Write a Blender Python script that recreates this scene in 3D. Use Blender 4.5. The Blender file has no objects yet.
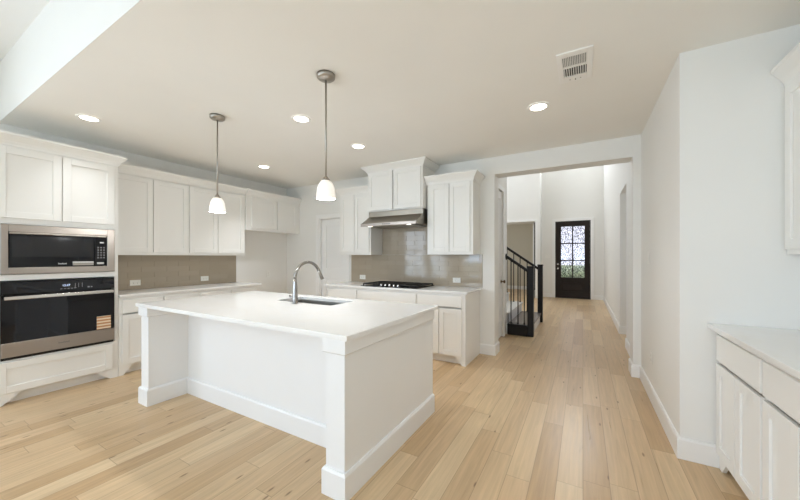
import bpy, bmesh, math, random
from mathutils import Vector, Matrix
random.seed(7)
PI = math.pi
sc = bpy.context.scene
COL = sc.collection

# ------------------------------------------------------------------ camera
cam_d = bpy.data.cameras.new('camera'); cam = bpy.data.objects.new('camera', cam_d); COL.objects.link(cam)
cam_d.sensor_width = 36.0; cam_d.lens = 319.5/800*36; cam_d.shift_y = 7/800
cam_d.clip_start = 0.05; cam_d.clip_end = 200
cam.location = (0, 0, 1.34); cam.rotation_euler = (PI/2, 0, math.radians(29.8))
sc.camera = cam

# ------------------------------------------------------------------ world, daylight, exposure
w = bpy.data.worlds.new('sky'); sc.world = w; w.use_nodes = True
bg = w.node_tree.nodes['Background']; bg.inputs[0].default_value = (0.92, 0.95, 1.0, 1); bg.inputs[1].default_value = 1.5
sc.view_settings.view_transform = 'Standard'; sc.view_settings.look = 'None'
sc.view_settings.gamma = 1; sc.view_settings.exposure = 0.42; sc.view_settings.use_curve_mapping = False
sc.cycles.use_denoising = True
sc.cycles.max_bounces = 14; sc.cycles.diffuse_bounces = 8; sc.cycles.glossy_bounces = 5
sc.cycles.transparent_max_bounces = 12
sc.cycles.sample_clamp_indirect = 8
sc.cycles.caustics_reflective = False; sc.cycles.caustics_refractive = False

def daylight(name, loc, direction, sx, sy, power, color):
    d = bpy.data.lights.new(name, 'AREA'); d.shape = 'RECTANGLE'; d.size = sx; d.size_y = sy
    d.energy = power; d.color = color
    o = bpy.data.objects.new(name, d); COL.objects.link(o); o.location = loc
    o.rotation_euler = Vector(direction).to_track_quat('-Z', 'Y').to_euler()
    return o
DAY = (0.60, 0.87, 1.20)       # up and down thrown daylight
SKY = (0.80, 0.94, 1.14)       # open sky seen through the windows
FDAY = (0.82, 0.87, 0.95)
REAR_WIN = [(-4.6, -3.0), (-2.6, -1.0), (-0.6, 1.0)]
SIDE_WIN = [(-4.3, -2.7), (-2.2, -0.6)]      # along the left living-room wall
for a, b in REAR_WIN:      # sky light falling in and light thrown up off the ground outside
    daylight('window_daylight', ((a+b)/2, -5.35, 1.75), (0, 0.42, -0.9), b-a, 1.3, 16, DAY)
    daylight('window_daylight', ((a+b)/2, -5.35, 1.25), (0, 0.25, 0.97), b-a, 1.3, 36, DAY)
    daylight('window_daylight', ((a+b)/2, -5.14, 1.55), (0, 1, 0), b-a, 2.3, 11, SKY)
for a, b in SIDE_WIN:
    daylight('window_daylight', (-5.27, (a+b)/2, 1.55), (1, 0, 0), b-a, 2.3, 50, SKY)
daylight('window_daylight', (-0.3, 11.87, 4.95), (0, -1, -0.15), 1.0, 0.95, 54, FDAY)  # foyer daylight from the added high front window
daylight('window_daylight', (-4.32, 8.7, 4.3), (1, 0, -0.1), 1.6, 1.6, 84, FDAY)
daylight('window_daylight', (2.72, 6.2, 1.6), (-1, 0, 0), 1.2, 1.4, 5, FDAY)  # brightens the side room through its added, unseen window
daylight('window_daylight', (-4.02, 12.3, 1.6), (1, 0, 0), 1.4, 1.3, 9, FDAY)  # added to lift the dark study; its window is out of view

# ------------------------------------------------------------------ materials
def new_mat(name):
    m = bpy.data.materials.new(name); m.use_nodes = True
    return m, m.node_tree, m.node_tree.nodes['Principled BSDF']
def paint(name, c, rough=0.5, bump=0.0, scale=250, var=0.015, metallic=0.0, spec=0.5):
    m, t, p = new_mat(name)
    n = t.nodes; l = t.links
    tc = n.new('ShaderNodeTexCoord'); nz = n.new('ShaderNodeTexNoise'); nz.inputs['Scale'].default_value = 3.0
    l.new(tc.outputs['Object'], nz.inputs['Vector'])
    mx = n.new('ShaderNodeMix'); mx.data_type = 'RGBA'
    mx.inputs[6].default_value = (*[max(0, x*(1-var)) for x in c], 1); mx.inputs[7].default_value = (*[min(1, x*(1+var)) for x in c], 1)
    l.new(nz.outputs['Fac'], mx.inputs[0]); l.new(mx.outputs[2], p.inputs['Base Color'])
    p.inputs['Roughness'].default_value = rough; p.inputs['Metallic'].default_value = metallic
    p.inputs['Specular IOR Level'].default_value = spec
    if bump:
        n2 = n.new('ShaderNodeTexNoise'); n2.inputs['Scale'].default_value = scale
        l.new(tc.outputs['Object'], n2.inputs['Vector'])
        b = n.new('ShaderNodeBump'); b.inputs['Strength'].default_value = bump; b.inputs['Distance'].default_value = 0.002
        l.new(n2.outputs['Fac'], b.inputs['Height']); l.new(b.outputs['Normal'], p.inputs['Normal'])
    return m
def brushed(name, c, rough=0.3, axis=(1, 1, 120)):
    m, t, p = new_mat(name); n = t.nodes; l = t.links
    tc = n.new('ShaderNodeTexCoord'); mp = n.new('ShaderNodeMapping'); mp.inputs['Scale'].default_value = axis
    nz = n.new('ShaderNodeTexNoise'); nz.inputs['Scale'].default_value = 6
    l.new(tc.outputs['Object'], mp.inputs['Vector']); l.new(mp.outputs[0], nz.inputs['Vector'])
    mr = n.new('ShaderNodeMapRange'); mr.inputs[3].default_value = rough*0.8; mr.inputs[4].default_value = rough*1.25
    l.new(nz.outputs['Fac'], mr.inputs[0]); l.new(mr.outputs[0], p.inputs['Roughness'])
    p.inputs['Base Color'].default_value = (*c, 1); p.inputs['Metallic'].default_value = 1
    return m
def emit(name, c, s):
    m, t, p = new_mat(name)
    p.inputs['Base Color'].default_value = (*c, 1); p.inputs['Emission Color'].default_value = (*c, 1)
    p.inputs['Emission Strength'].default_value = s; p.inputs['Roughness'].default_value = 0.4
    return m

M = {}
M['wall'] = paint('wall paint', (0.82, 0.81, 0.78), 0.7, 0.05, 400)
M['studywall'] = paint('study wall paint', (0.62, 0.58, 0.48), 0.7)
M['ceiling'] = paint('ceiling paint', (0.88, 0.87, 0.835), 0.85, 0.08, 300)
M['trim'] = paint('trim paint', (0.86, 0.855, 0.84), 0.35)
M['cab'] = paint('cabinet paint', (0.84, 0.83, 0.80), 0.38)
M['island'] = paint('island paint', (0.83, 0.83, 0.825), 0.4)
M['gap'] = paint('dark gap', (0.05, 0.045, 0.04), 0.8)
M['black'] = paint('black paint', (0.014, 0.011, 0.010), 0.4, spec=0.25)
M['iron'] = paint('black iron', (0.010, 0.009, 0.008), 0.5, spec=0.25)
M['castiron'] = paint('cast iron', (0.02, 0.018, 0.016), 0.55, 0.2, 200)
M['steel'] = brushed('brushed stainless', (0.38, 0.335, 0.295), 0.32)
M['handlesteel'] = brushed('handle stainless', (0.66, 0.63, 0.59), 0.24)
M['hoodsteel'] = brushed('hood stainless', (0.36, 0.325, 0.275), 0.36)
M['chrome'] = brushed('faucet nickel', (0.36, 0.345, 0.33), 0.2, (40, 40, 1))
M['nickel'] = brushed('satin nickel', (0.42, 0.39, 0.35), 0.32, (1, 1, 40))
M['sinksteel'] = brushed('sink steel', (0.45, 0.44, 0.42), 0.35, (60, 1, 1))
M['blackglass'] = paint('black glass', (0.005, 0.005, 0.007), 0.04, spec=0.4)
M['screen'] = paint('microwave window', (0.012, 0.012, 0.014), 0.08)
M['plastic'] = paint('white plastic', (0.85, 0.84, 0.80), 0.35)
M['slot'] = paint('outlet slot grey', (0.32, 0.30, 0.27), 0.5)
M['vent'] = paint('vent white', (0.90, 0.89, 0.87), 0.5)
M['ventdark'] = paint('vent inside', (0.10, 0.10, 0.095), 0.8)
M['knob'] = paint('metal knob', (0.75, 0.73, 0.70), 0.25, metallic=0.8)
M['glassshade'] = emit('frosted glass lit', (1.0, 0.94, 0.87), 0.30)
M['lens'] = emit('lamp lens', (1.0, 0.93, 0.82), 6.0)
M['hoodlamp'] = emit('hood lamp', (1.0, 0.95, 0.88), 1.6)
M['display'] = emit('display digits', (0.60, 0.72, 1.0), 1.0)
M['legend'] = paint('panel legend grey', (0.30, 0.30, 0.32), 0.4)
M['mark'] = paint('maker mark grey', (0.16, 0.16, 0.16), 0.4)
M['sticker'] = paint('silver sticker', (0.62, 0.62, 0.62), 0.4)
M['grass'] = paint('lawn', (0.34, 0.40, 0.20), 0.9, 0.5, 40, 0.3)
M['hedge'] = paint('hedge leaves', (0.36, 0.42, 0.26), 0.9, 0.9, 15, 0.5)
M['concrete'] = paint('porch concrete', (0.55, 0.53, 0.50), 0.8)
M['bronze'] = paint('bronze knob', (0.16, 0.11, 0.07), 0.3, metallic=1.0)
M['tread'] = paint('stair tread', (0.84, 0.83, 0.82), 0.25)
M['darktread'] = paint('grey brown tread', (0.20, 0.17, 0.155), 0.25)
M['riser'] = paint('stair riser', (0.62, 0.61, 0.61), 0.4)
M['darkwood'] = paint('dark stained door', (0.022, 0.015, 0.012), 0.45, 0.1, 60, 0.2, spec=0.22)

def quartz():
    m, t, p = new_mat('white quartz'); n = t.nodes; l = t.links
    tc = n.new('ShaderNodeTexCoord'); nz = n.new('ShaderNodeTexNoise'); nz.inputs['Scale'].default_value = 2.2; nz.inputs['Detail'].default_value = 8
    nz.inputs['Distortion'].default_value = 1.2
    l.new(tc.outputs['Object'], nz.inputs['Vector'])
    r = n.new('ShaderNodeValToRGB'); e = r.color_ramp.elements
    e[0].position = 0.44; e[0].color = (0.85, 0.845, 0.83, 1); e[1].position = 0.53; e[1].color = (0.85, 0.845, 0.83, 1)
    k = r.color_ramp.elements.new(0.485); k.color = (0.84, 0.825, 0.80, 1)
    l.new(nz.outputs['Fac'], r.inputs[0]); l.new(r.outputs[0], p.inputs['Base Color'])
    p.inputs['Roughness'].default_value = 0.12
    return m
M['quartz'] = quartz()

def tile_mat():
    m, t, p = new_mat('taupe glazed tile'); n = t.nodes; l = t.links
    g = n.new('ShaderNodeNewGeometry')
    mx = n.new('ShaderNodeMix'); mx.data_type = 'RGBA'
    mx.inputs[6].default_value = (0.405, 0.345, 0.265, 1); mx.inputs[7].default_value = (0.43, 0.365, 0.285, 1)
    l.new(g.outputs['Random Per Island'], mx.inputs[0]); l.new(mx.outputs[2], p.inputs['Base Color'])
    p.inputs['Roughness'].default_value = 0.07
    return m
M['tile'] = tile_mat()

def oak():
    m, t, p = new_mat('oak planks'); n = t.nodes; l = t.links
    def N(kind, **kw):
        x = n.new(kind)
        for k, v in kw.items(): setattr(x, k, v)
        return x
    def math_(op, a, b=None, c=None):
        x = N('ShaderNodeMath', operation=op)
        for i, v in enumerate((a, b, c)):
            if v is None: continue
            if isinstance(v, (int, float)): x.inputs[i].default_value = v
            else: l.new(v, x.inputs[i])
        return x.outputs[0]
    tc = N('ShaderNodeTexCoord'); sp = N('ShaderNodeSeparateXYZ'); l.new(tc.outputs['Object'], sp.inputs[0])
    W, L = 0.137, 1.15
    xr = math_('DIVIDE', sp.outputs[0], W); row = math_('FLOOR', xr)
    wn = N('ShaderNodeTexWhiteNoise', noise_dimensions='1D'); l.new(row, wn.inputs['W'])
    off = math_('MULTIPLY', wn.outputs['Value'], 7.0)
    yr = math_('ADD', math_('DIVIDE', sp.outputs[1], L), off); colm = math_('FLOOR', yr)
    cb = N('ShaderNodeCombineXYZ'); l.new(row, cb.inputs[0]); l.new(colm, cb.inputs[1])
    w2 = N('ShaderNodeTexWhiteNoise', noise_dimensions='2D'); l.new(cb.outputs[0], w2.inputs['Vector'])
    ramp = N('ShaderNodeValToRGB'); e = ramp.color_ramp.elements
    e[0].position = 0.0; e[0].color = (0.50, 0.338, 0.188, 1)
    e[1].position = 1.0; e[1].color = (0.67, 0.507, 0.318, 1)
    for pos, c in ((0.22, (0.545, 0.377, 0.215, 1)), (0.5, (0.59, 0.42, 0.252, 1)), (0.8, (0.63, 0.463, 0.281, 1))):
        k = ramp.color_ramp.elements.new(pos); k.color = c
    l.new(w2.outputs['Value'], ramp.inputs[0])
    # grain, offset per plank
    mp = N('ShaderNodeMapping'); mp.inputs['Scale'].default_value = (42, 1.9, 1)
    sh = N('ShaderNodeVectorMath', operation='MULTIPLY_ADD'); sh.inputs[1].default_value = (9, 9, 9)
    l.new(w2.outputs['Color'], sh.inputs[0]); l.new(tc.outputs['Object'], sh.inputs[2]); l.new(sh.outputs[0], mp.inputs['Vector'])
    gr = N('ShaderNodeTexNoise'); gr.inputs['Scale'].default_value = 1.0; gr.inputs['Detail'].default_value = 6; gr.inputs['Distortion'].default_value = 0.8
    l.new(mp.outputs[0], gr.inputs['Vector'])
    gf = N('ShaderNodeMapRange'); gf.inputs[1].default_value = 0.3; gf.inputs[2].default_value = 0.7; gf.inputs[3].default_value = 0.86; gf.inputs[4].default_value = 1.08
    l.new(gr.outputs['Fac'], gf.inputs[0])
    m1 = N('ShaderNodeMix', data_type='RGBA', blend_type='MULTIPLY'); m1.inputs[0].default_value = 1
    l.new(ramp.outputs[0], m1.inputs[6]); l.new(gf.outputs[0], m1.inputs[7])
    # knots and short dark splits
    mk = N('ShaderNodeMapping'); mk.inputs['Scale'].default_value = (9.5, 2.6, 1); l.new(sh.outputs[0], mk.inputs['Vector'])
    vo = N('ShaderNodeTexVoronoi', voronoi_dimensions='2D'); vo.inputs['Scale'].default_value = 1.0; l.new(mk.outputs[0], vo.inputs['Vector'])
    kn = N('ShaderNodeMapRange'); kn.inputs[1].default_value = 0.03; kn.inputs[2].default_value = 0.085; kn.inputs[3].default_value = 0.85; kn.inputs[4].default_value = 0.0
    l.new(vo.outputs['Distance'], kn.inputs[0])
    sepc = N('ShaderNodeSeparateColor'); l.new(vo.outputs['Color'], sepc.inputs[0])
    keep = math_('GREATER_THAN', sepc.outputs[0], 0.74)
    kf = math_('MULTIPLY', kn.outputs[0], keep)
    m2 = N('ShaderNodeMix', data_type='RGBA'); l.new(kf, m2.inputs[0]); l.new(m1.outputs[2], m2.inputs[6]); m2.inputs[7].default_value = (0.20, 0.125, 0.07, 1)
    # seams
    fx = math_('FRACT', xr); fy = math_('FRACT', yr)
    ex = math_('MULTIPLY', math_('MINIMUM', fx, math_('SUBTRACT', 1.0, fx)), W)
    ey = math_('MULTIPLY', math_('MINIMUM', fy, math_('SUBTRACT', 1.0, fy)), L)
    ed = math_('MINIMUM', ex, ey)
    sm = N('ShaderNodeMapRange'); sm.inputs[1].default_value = 0.0008; sm.inputs[2].default_value = 0.0028; sm.inputs[3].default_value = 0.45; sm.inputs[4].default_value = 0.0
    l.new(ed, sm.inputs[0])
    m3 = N('ShaderNodeMix', data_type='RGBA'); l.new(sm.outputs[0], m3.inputs[0]); l.new(m2.outputs[2], m3.inputs[6]); m3.inputs[7].default_value = (0.16, 0.10, 0.06, 1)
    l.new(m3.outputs[2], p.inputs['Base Color'])
    rr = N('ShaderNodeMapRange'); rr.inputs[3].default_value = 0.24; rr.inputs[4].default_value = 0.36
    l.new(gr.outputs['Fac'], rr.inputs[0]); l.new(rr.outputs[0], p.inputs['Roughness'])
    bp = N('ShaderNodeBump'); bp.inputs['Strength'].default_value = 0.25; bp.inputs['Distance'].default_value = 0.002
    hh = math_('SUBTRACT', gr.outputs['Fac'], sm.outputs[0]); l.new(hh, bp.inputs['Height']); l.new(bp.outputs['Normal'], p.inputs['Normal'])
    p.inputs['Specular IOR Level'].default_value = 0.28
    return m
M['oak'] = oak()

def pane_mat(name, tint, gloss, rain=False):
    m = bpy.data.materials.new(name); m.use_nodes = True; t = m.node_tree; n = t.nodes; l = t.links; n.clear()
    out = n.new('ShaderNodeOutputMaterial'); tr = n.new('ShaderNodeBsdfTransparent'); gl = n.new('ShaderNodeBsdfGlossy')
    tr.inputs[0].default_value = (*tint, 1); gl.inputs['Roughness'].default_value = 0.05
    mx = n.new('ShaderNodeMixShader'); mx.inputs[0].default_value = gloss
    l.new(tr.outputs[0], mx.inputs[1]); l.new(gl.outputs[0], mx.inputs[2]); l.new(mx.outputs[0], out.inputs[0])
    if rain:
        tc = n.new('ShaderNodeTexCoord'); mp = n.new('ShaderNodeMapping'); mp.inputs['Scale'].default_value = (60, 60, 24)
        nz = n.new('ShaderNodeTexNoise'); nz.inputs['Scale'].default_value = 1; nz.inputs['Detail'].default_value = 3
        l.new(tc.outputs['Object'], mp.inputs[0]); l.new(mp.outputs[0], nz.inputs['Vector'])
        r = n.new('ShaderNodeValToRGB'); e = r.color_ramp.elements
        e[0].position = 0.38; e[0].color = (0.30, 0.30, 0.33, 1); e[1].position = 0.60; e[1].color = (0.92, 0.92, 0.97, 1)
        l.new(nz.outputs['Fac'], r.inputs[0]); l.new(r.outputs[0], tr.inputs[0])
    return m
M['pane'] = pane_mat('clear pane', (0.97, 0.98, 0.98), 0.05)
M['rain'] = pane_mat('rain glass', (0.8, 0.8, 0.85), 0.06, True)

def sticker_mat():
    m, t, p = new_mat('striped paper sticker'); n = t.nodes; l = t.links
    tc = n.new('ShaderNodeTexCoord'); sp = n.new('ShaderNodeSeparateXYZ'); l.new(tc.outputs['Object'], sp.inputs[0])
    mu = n.new('ShaderNodeMath'); mu.operation = 'MULTIPLY'; mu.inputs[1].default_value = 31; l.new(sp.outputs[2], mu.inputs[0])
    fr = n.new('ShaderNodeMath'); fr.operation = 'FRACT'; l.new(mu.outputs[0], fr.inputs[0])
    r = n.new('ShaderNodeValToRGB'); e = r.color_ramp.elements
    e[0].position = 0.35; e[0].color = (0.80, 0.68, 0.52, 1); e[1].position = 0.6; e[1].color = (0.50, 0.24, 0.10, 1)
    l.new(fr.outputs[0], r.inputs[0]); l.new(r.outputs[0], p.inputs['Base Color']); p.inputs['Roughness'].default_value = 0.6
    return m
M['paper'] = sticker_mat()

# ------------------------------------------------------------------ mesh helpers
class MB:
    def __init__(self): self.bm = bmesh.new()
    def box(self, x0, x1, y0, y1, z0, z1, bev=0.0, rot=None, seg=1):
        b = self.bm
        if x0 > x1: x0, x1 = x1, x0
        if y0 > y1: y0, y1 = y1, y0
        if z0 > z1: z0, z1 = z1, z0
        vs = [b.verts.new(p) for p in ((x0,y0,z0),(x1,y0,z0),(x1,y1,z0),(x0,y1,z0),(x0,y0,z1),(x1,y0,z1),(x1,y1,z1),(x0,y1,z1))]
        fs = [b.faces.new([vs[i] for i in f]) for f in ((3,2,1,0),(4,5,6,7),(0,1,5,4),(1,2,6,5),(2,3,7,6),(3,0,4,7))]
        if rot is not None:
            c = Vector(((x0+x1)/2, (y0+y1)/2, (z0+z1)/2))
            for v in vs: v.co = c + rot @ (v.co-c)
        if bev:
            es = list({e for f in fs for e in f.edges})
            bmesh.ops.bevel(b, geom=es, offset=bev, segments=seg, profile=0.7, affect='EDGES')
        return self
    def prism(self, pts, axis, a, c):
        """pts: 2-D polygon; axis x -> (y,z), y -> (x,z), z -> (x,y)"""
        b = self.bm
        def mk(p, t): return {'x': (t, p[0], p[1]), 'y': (p[0], t, p[1]), 'z': (p[0], p[1], t)}[axis]
        A = [b.verts.new(mk(p, a)) for p in pts]; B = [b.verts.new(mk(p, c)) for p in pts]; n = len(pts)
        b.faces.new(A); b.faces.new(B[::-1])
        for i in range(n): b.faces.new((A[i], B[i], B[(i+1) % n], A[(i+1) % n]))
        return self
    def lathe(self, prof, c=(0,0,0), axis='z', n=32, cap=True):
        b = self.bm; rings = []
        for r, h in prof:
            ring = []
            for i in range(n):
                t = 2*PI*i/n; u, v = r*math.cos(t), r*math.sin(t)
                p = {'z': (u, v, h), 'x': (h, u, v), 'y': (u, h, v)}[axis]
                ring.append(b.verts.new(Vector(p)+Vector(c)))
            rings.append(ring)
        for A, B in zip(rings, rings[1:]):
            for i in range(n): 
                f = b.faces.new((A[i], A[(i+1) % n], B[(i+1) % n], B[i])); f.smooth = True
        if cap:
            if prof[0][0] > 1e-6: b.faces.new(rings[0][::-1])
            if prof[-1][0] > 1e-6: b.faces.new(rings[-1])
        return self
    def tube(self, pts, r, n=12):
        b = self.bm; pts = [Vector(p) for p in pts]; rs = r if isinstance(r, (list, tuple)) else [r]*len(pts)
        rings = []; up = None
        for i, p in enumerate(pts):
            d = (pts[min(i+1, len(pts)-1)]-pts[max(i-1, 0)]).normalized()
            if up is None: up = d.orthogonal().normalized()
            up = (up - d*up.dot(d)).normalized(); s = d.cross(up)
            rings.append([b.verts.new(p+(up*math.cos(2*PI*k/n)+s*math.sin(2*PI*k/n))*rs[i]) for k in range(n)])
        for A, B in zip(rings, rings[1:]):
            for k in range(n):
                f = b.faces.new((A[k], A[(k+1) % n], B[(k+1) % n], B[k])); f.smooth = True
        b.faces.new(rings[0][::-1]); b.faces.new(rings[-1])
        return self
    def sweep(self, path, prof):
        """path: list of (x,y); each profile point (o,z) is offset outwards (to the right of travel) with mitres"""
        b = self.bm; n = len(path); P2 = [Vector(p) for p in path]; rings = []
        for i in range(n):
            d0 = (P2[i]-P2[i-1]).normalized() if i > 0 else (P2[1]-P2[0]).normalized()
            d1 = (P2[i+1]-P2[i]).normalized() if i < n-1 else d0
            n0 = Vector((d0.y, -d0.x)); n1 = Vector((d1.y, -d1.x))
            m = (n0+n1); m = m/ max(1e-6, m.dot(n0))
            rings.append([b.verts.new((P2[i].x+m.x*o, P2[i].y+m.y*o, z)) for o, z in prof])
        k = len(prof)
        for A, B in zip(rings, rings[1:]):
            for j in range(k): b.faces.new((A[j], B[j], B[(j+1) % k], A[(j+1) % k]))
        b.faces.new(rings[0]); b.faces.new(rings[-1][::-1])
        return self

def empty(name, loc=(0,0,0), rz=0.0):
    o = bpy.data.objects.new(name, None); COL.objects.link(o); o.location = loc; o.rotation_euler = (0, 0, rz); o.empty_display_size = 0.1
    return o
def wmat(o):
    m = Matrix.Translation(o.location) @ o.rotation_euler.to_matrix().to_4x4()
    return wmat(o.parent) @ m if o.parent else m
def obj(name, mb, mat, parent=None, world=False):
    bm = mb.bm
    bmesh.ops.recalc_face_normals(bm, faces=bm.faces[:])
    if parent is not None and world: bm.transform(wmat(parent).inverted())
    me = bpy.data.meshes.new(name); bm.to_mesh(me); bm.free()
    mats = mat if isinstance(mat, (list, tuple)) else [mat]
    for x in mats: me.materials.append(x)
    o = bpy.data.objects.new(name, me); COL.objects.link(o)
    if parent is not None: o.parent = parent
    return o
def tag(o, label, cat, group=None):
    o['label'] = label; o['category'] = cat
    if group: o['group'] = group
    return o
def struct(o):
    o['kind'] = 'structure'; return o

# ------------------------------------------------------------------ setting
ZK, ZL, ZF = 2.70, 3.29, 5.6
XL, YB = -5.13, 4.41      # left wall, range wall
struct(obj('floor', MB().box(-6.0, 3.6, -5.3, 14.3, -0.05, 0.0), M['oak']))
wl = MB(); ys_ = [-5.12] + [v for p in SIDE_WIN for v in p] + [YB]
for i in range(0, len(ys_), 2): wl.box(XL-0.12, XL, ys_[i], ys_[i+1], 0, ZL)
for a, b in SIDE_WIN: wl.box(XL-0.12, XL, a, b, 0, 0.4).box(XL-0.12, XL, a, b, 2.7, ZL)
struct(obj('wall_left', wl, M['wall']))
wb = MB()
wb.box(XL-0.12, -4.26, YB, 4.65, 0, ZK+.1).box(-4.26, -3.60, YB, 4.65, 2.05, ZK+.1).box(-4.26, -3.60, 4.54, 4.65, 0, 2.05)
wb.box(-3.60, -1.045, YB, 4.65, 0, ZK+.1)
wb.box(-1.045, 0.485, YB, 4.65, 2.465, ZK+.1)
struct(obj('wall_range', wb, M['wall']))
struct(obj('wall_right', MB().box(0.56, 1.48, 2.78, 4.40, 0, ZK+.1).box(0.485, 1.48, 4.40, 4.65, 0, ZK+.1), M['wall']))
struct(obj('wall_right_living', MB().box(1.36, 1.48, -5.12, 2.78, 0, ZL), M['wall']))
rw = MB(); xs = [XL-0.12] + [v for p in REAR_WIN for v in p] + [1.48]
for i in range(0, len(xs), 2): rw.box(xs[i], xs[i+1], -5.12, -5.0, 0, ZL)
for a, b in REAR_WIN: rw.box(a, b, -5.12, -5.0, 0, 0.4); rw.box(a, b, -5.12, -5.0, 2.7, ZL)
struct(obj('wall_rear', rw, M['wall']))
struct(obj('ceiling', MB().box(XL-0.12, 1.48, 0.79, 4.65, ZK, ZK+0.1), M['ceiling']))
struct(obj('wall_header', MB().box(XL-0.12, 1.48, 0.79, 0.91, ZK+0.1, ZL+0.1).box(XL-0.12, 1.48, 0.785, 0.79, ZK, ZL), M['wall']))
struct(obj('ceiling_living', MB().box(XL-0.12, 1.48, -5.12, 0.785, ZL, ZL+0.1), M['trim']))
for i, (a, b) in enumerate(REAR_WIN):
    fr = MB()
    for x in (a, (a+b)/2-0.025, b-0.05): fr.box(x, x+0.05, -5.10, -5.04, 0.4, 2.7)
    for z in (0.4, 1.5, 2.65): fr.box(a, b, -5.10, -5.04, z, z+0.05)
    wnd = struct(obj('window_%d' % (i+1), fr, M['trim']))
    obj('window_pane', MB().box(a, b, -5.075, -5.07, 0.42, 2.68), M['pane'], wnd)

for i, (a, b) in enumerate(SIDE_WIN):
    fr = MB()
    for y in (a, (a+b)/2-0.025, b-0.05): fr.box(XL-0.10, XL-0.04, y, y+0.05, 0.4, 2.7)
    for z in (0.4, 1.5, 2.65): fr.box(XL-0.10, XL-0.04, a, b, z, z+0.05)
    wnd = struct(obj('window_%d' % (i+7), fr, M['trim']))
    obj('window_pane', MB().box(XL-0.075, XL-0.07, a, b, 0.42, 2.68), M['pane'], wnd)
# hall and foyer
hl = MB().box(-1.29, -1.17, 4.65, 4.90, 0, ZK+.1).box(-1.29, -1.17, 4.90, 5.54, 2.44, ZK+.1).box(-1.29, -1.17, 5.54, 5.85, 0, ZF).box(-1.29, -1.17, 4.65, 5.54, ZK+.1, ZF)
hl.box(-1.29, -1.24, 4.90, 5.54, 0, 2.44).box(-4.3, -1.29, 5.65, 5.85, 0, ZF)
struct(obj('wall_hall_left', hl, M['wall']))
struct(obj('wall_hall_right', MB().box(0.56, 0.68, 4.65, 5.80, 0, ZF).box(0.56, 0.68, 5.80, 6.75, 2.44, ZF).box(0.56, 0.70, 6.75, 11.73, 0, ZF), M['wall']))
struct(obj('wall_foyer_near', MB().box(-1.17, 0.56, 4.5, 4.65, ZK+.1, ZF), M['wall']))
wf = MB().box(-1.32, -0.80, 11.73, 11.85, 0, ZF).box(0.215, 0.70, 11.73, 11.85, 0, ZF).box(-0.80, 0.215, 11.73, 11.85, 2.51, 4.45).box(-0.80, 0.215, 11.73, 11.85, 5.45, ZF)
struct(obj('wall_front', wf, M['wall']))
struct(obj('wall_foyer_return', MB().box(-1.32, -1.205, 11.32, 11.73, 0, ZF), M['wall']))
struct(obj('wall_foyer_left', MB().box(-4.3, -2.45, 11.20, 11.32, 0, ZF).box(-2.45, -1.345, 11.20, 11.32, 2.50, ZF).box(-1.345, -1.205, 11.20, 11.32, 0, ZF), M['wall']))
struct(obj('wall_stairwell', MB().box(-4.3, -4.18, 5.85, 7.9, 0, ZF).box(-4.3, -4.18, 9.5, 11.20, 0, ZF).box(-4.3, -4.18, 7.9, 9.5, 0, 3.5).box(-4.3, -4.18, 7.9, 9.5, 5.1, ZF), M['wall']))
struct(obj('ceiling_foyer', MB().box(-4.3, 0.7, 4.5, 11.85, ZF, ZF+0.1), M['ceiling']))
struct(obj('wall_study', MB().box(-4.0, -1.0, 14.0, 14.12, 0, 2.7).box(-4.0, -3.88, 11.32, 11.6, 0, 2.7).box(-4.0, -3.88, 13.0, 14.0, 0, 2.7).box(-4.0, -3.88, 11.6, 13.0, 0, 0.9).box(-4.0, -3.88, 11.6, 13.0, 2.3, 2.7).box(-1.32, -1.205, 11.85, 14.0, 0, 2.7), M['studywall']))
struct(obj('ceiling_study', MB().box(-4.0, -1.33, 11.32, 14.12, 2.7, 2.8), M['ceiling']))
struct(obj('wall_side_room', MB().box(0.68, 2.7, 4.65, 4.75, 0, 2.7).box(0.70, 2.7, 7.4, 7.5, 0, 2.7).box(2.58, 2.7, 4.75, 5.6, 0, 2.7).box(2.58, 2.7, 6.8, 7.4, 0, 2.7)
           .box(2.58, 2.7, 5.6, 6.8, 0, 0.9).box(2.58, 2.7, 5.6, 6.8, 2.3, 2.7), M['wall']))
struct(obj('ceiling_side_room', MB().box(0.70, 2.7, 4.65, 7.5, 2.7, 2.8), M['ceiling']))
wn4 = struct(obj('window_4', MB().box(-0.80, 0.215, 11.77, 11.81, 4.45, 4.5).box(-0.80, 0.215, 11.77, 11.81, 5.40, 5.45).box(-0.315, -0.275, 11.77, 11.81, 4.5, 5.4), M['trim']))  # unseen high window, put in to bring daylight into the foyer
obj('window_pane', MB().box(-0.8, 0.215, 11.785, 11.79, 4.47, 5.43), M['pane'], wn4)
wn5 = struct(obj('window_5', MB().box(-4.26, -4.22, 7.9, 9.5, 3.5, 3.55).box(-4.26, -4.22, 7.9, 9.5, 5.05, 5.1).box(-4.26, -4.22, 8.68, 8.72, 3.55, 5.05), M['trim']))
obj('window_pane', MB().box(-4.245, -4.24, 7.9, 9.5, 3.52, 5.08), M['pane'], wn5)
wn6 = struct(obj('window_6', MB().box(2.62, 2.66, 5.6, 6.8, 0.9, 0.95).box(2.62, 2.66, 5.6, 6.8, 2.25, 2.3).box(2.62, 2.66, 6.18, 6.22, 0.95, 2.25), M['trim']))  # made-up window out of view, there to light the side room
obj('window_pane', MB().box(2.635, 2.64, 5.6, 6.8, 0.92, 2.28), M['pane'], wn6)

wn9 = struct(obj('window_9', MB().box(-3.97, -3.93, 11.6, 13.0, 0.9, 0.95).box(-3.97, -3.93, 11.6, 13.0, 2.25, 2.3).box(-3.97, -3.93, 12.28, 12.32, 0.95, 2.25), M['trim']))  # unseen window added to lighten the study
obj('window_pane', MB().box(-3.95, -3.945, 11.6, 13.0, 0.92, 2.28), M['pane'], wn9)
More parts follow.
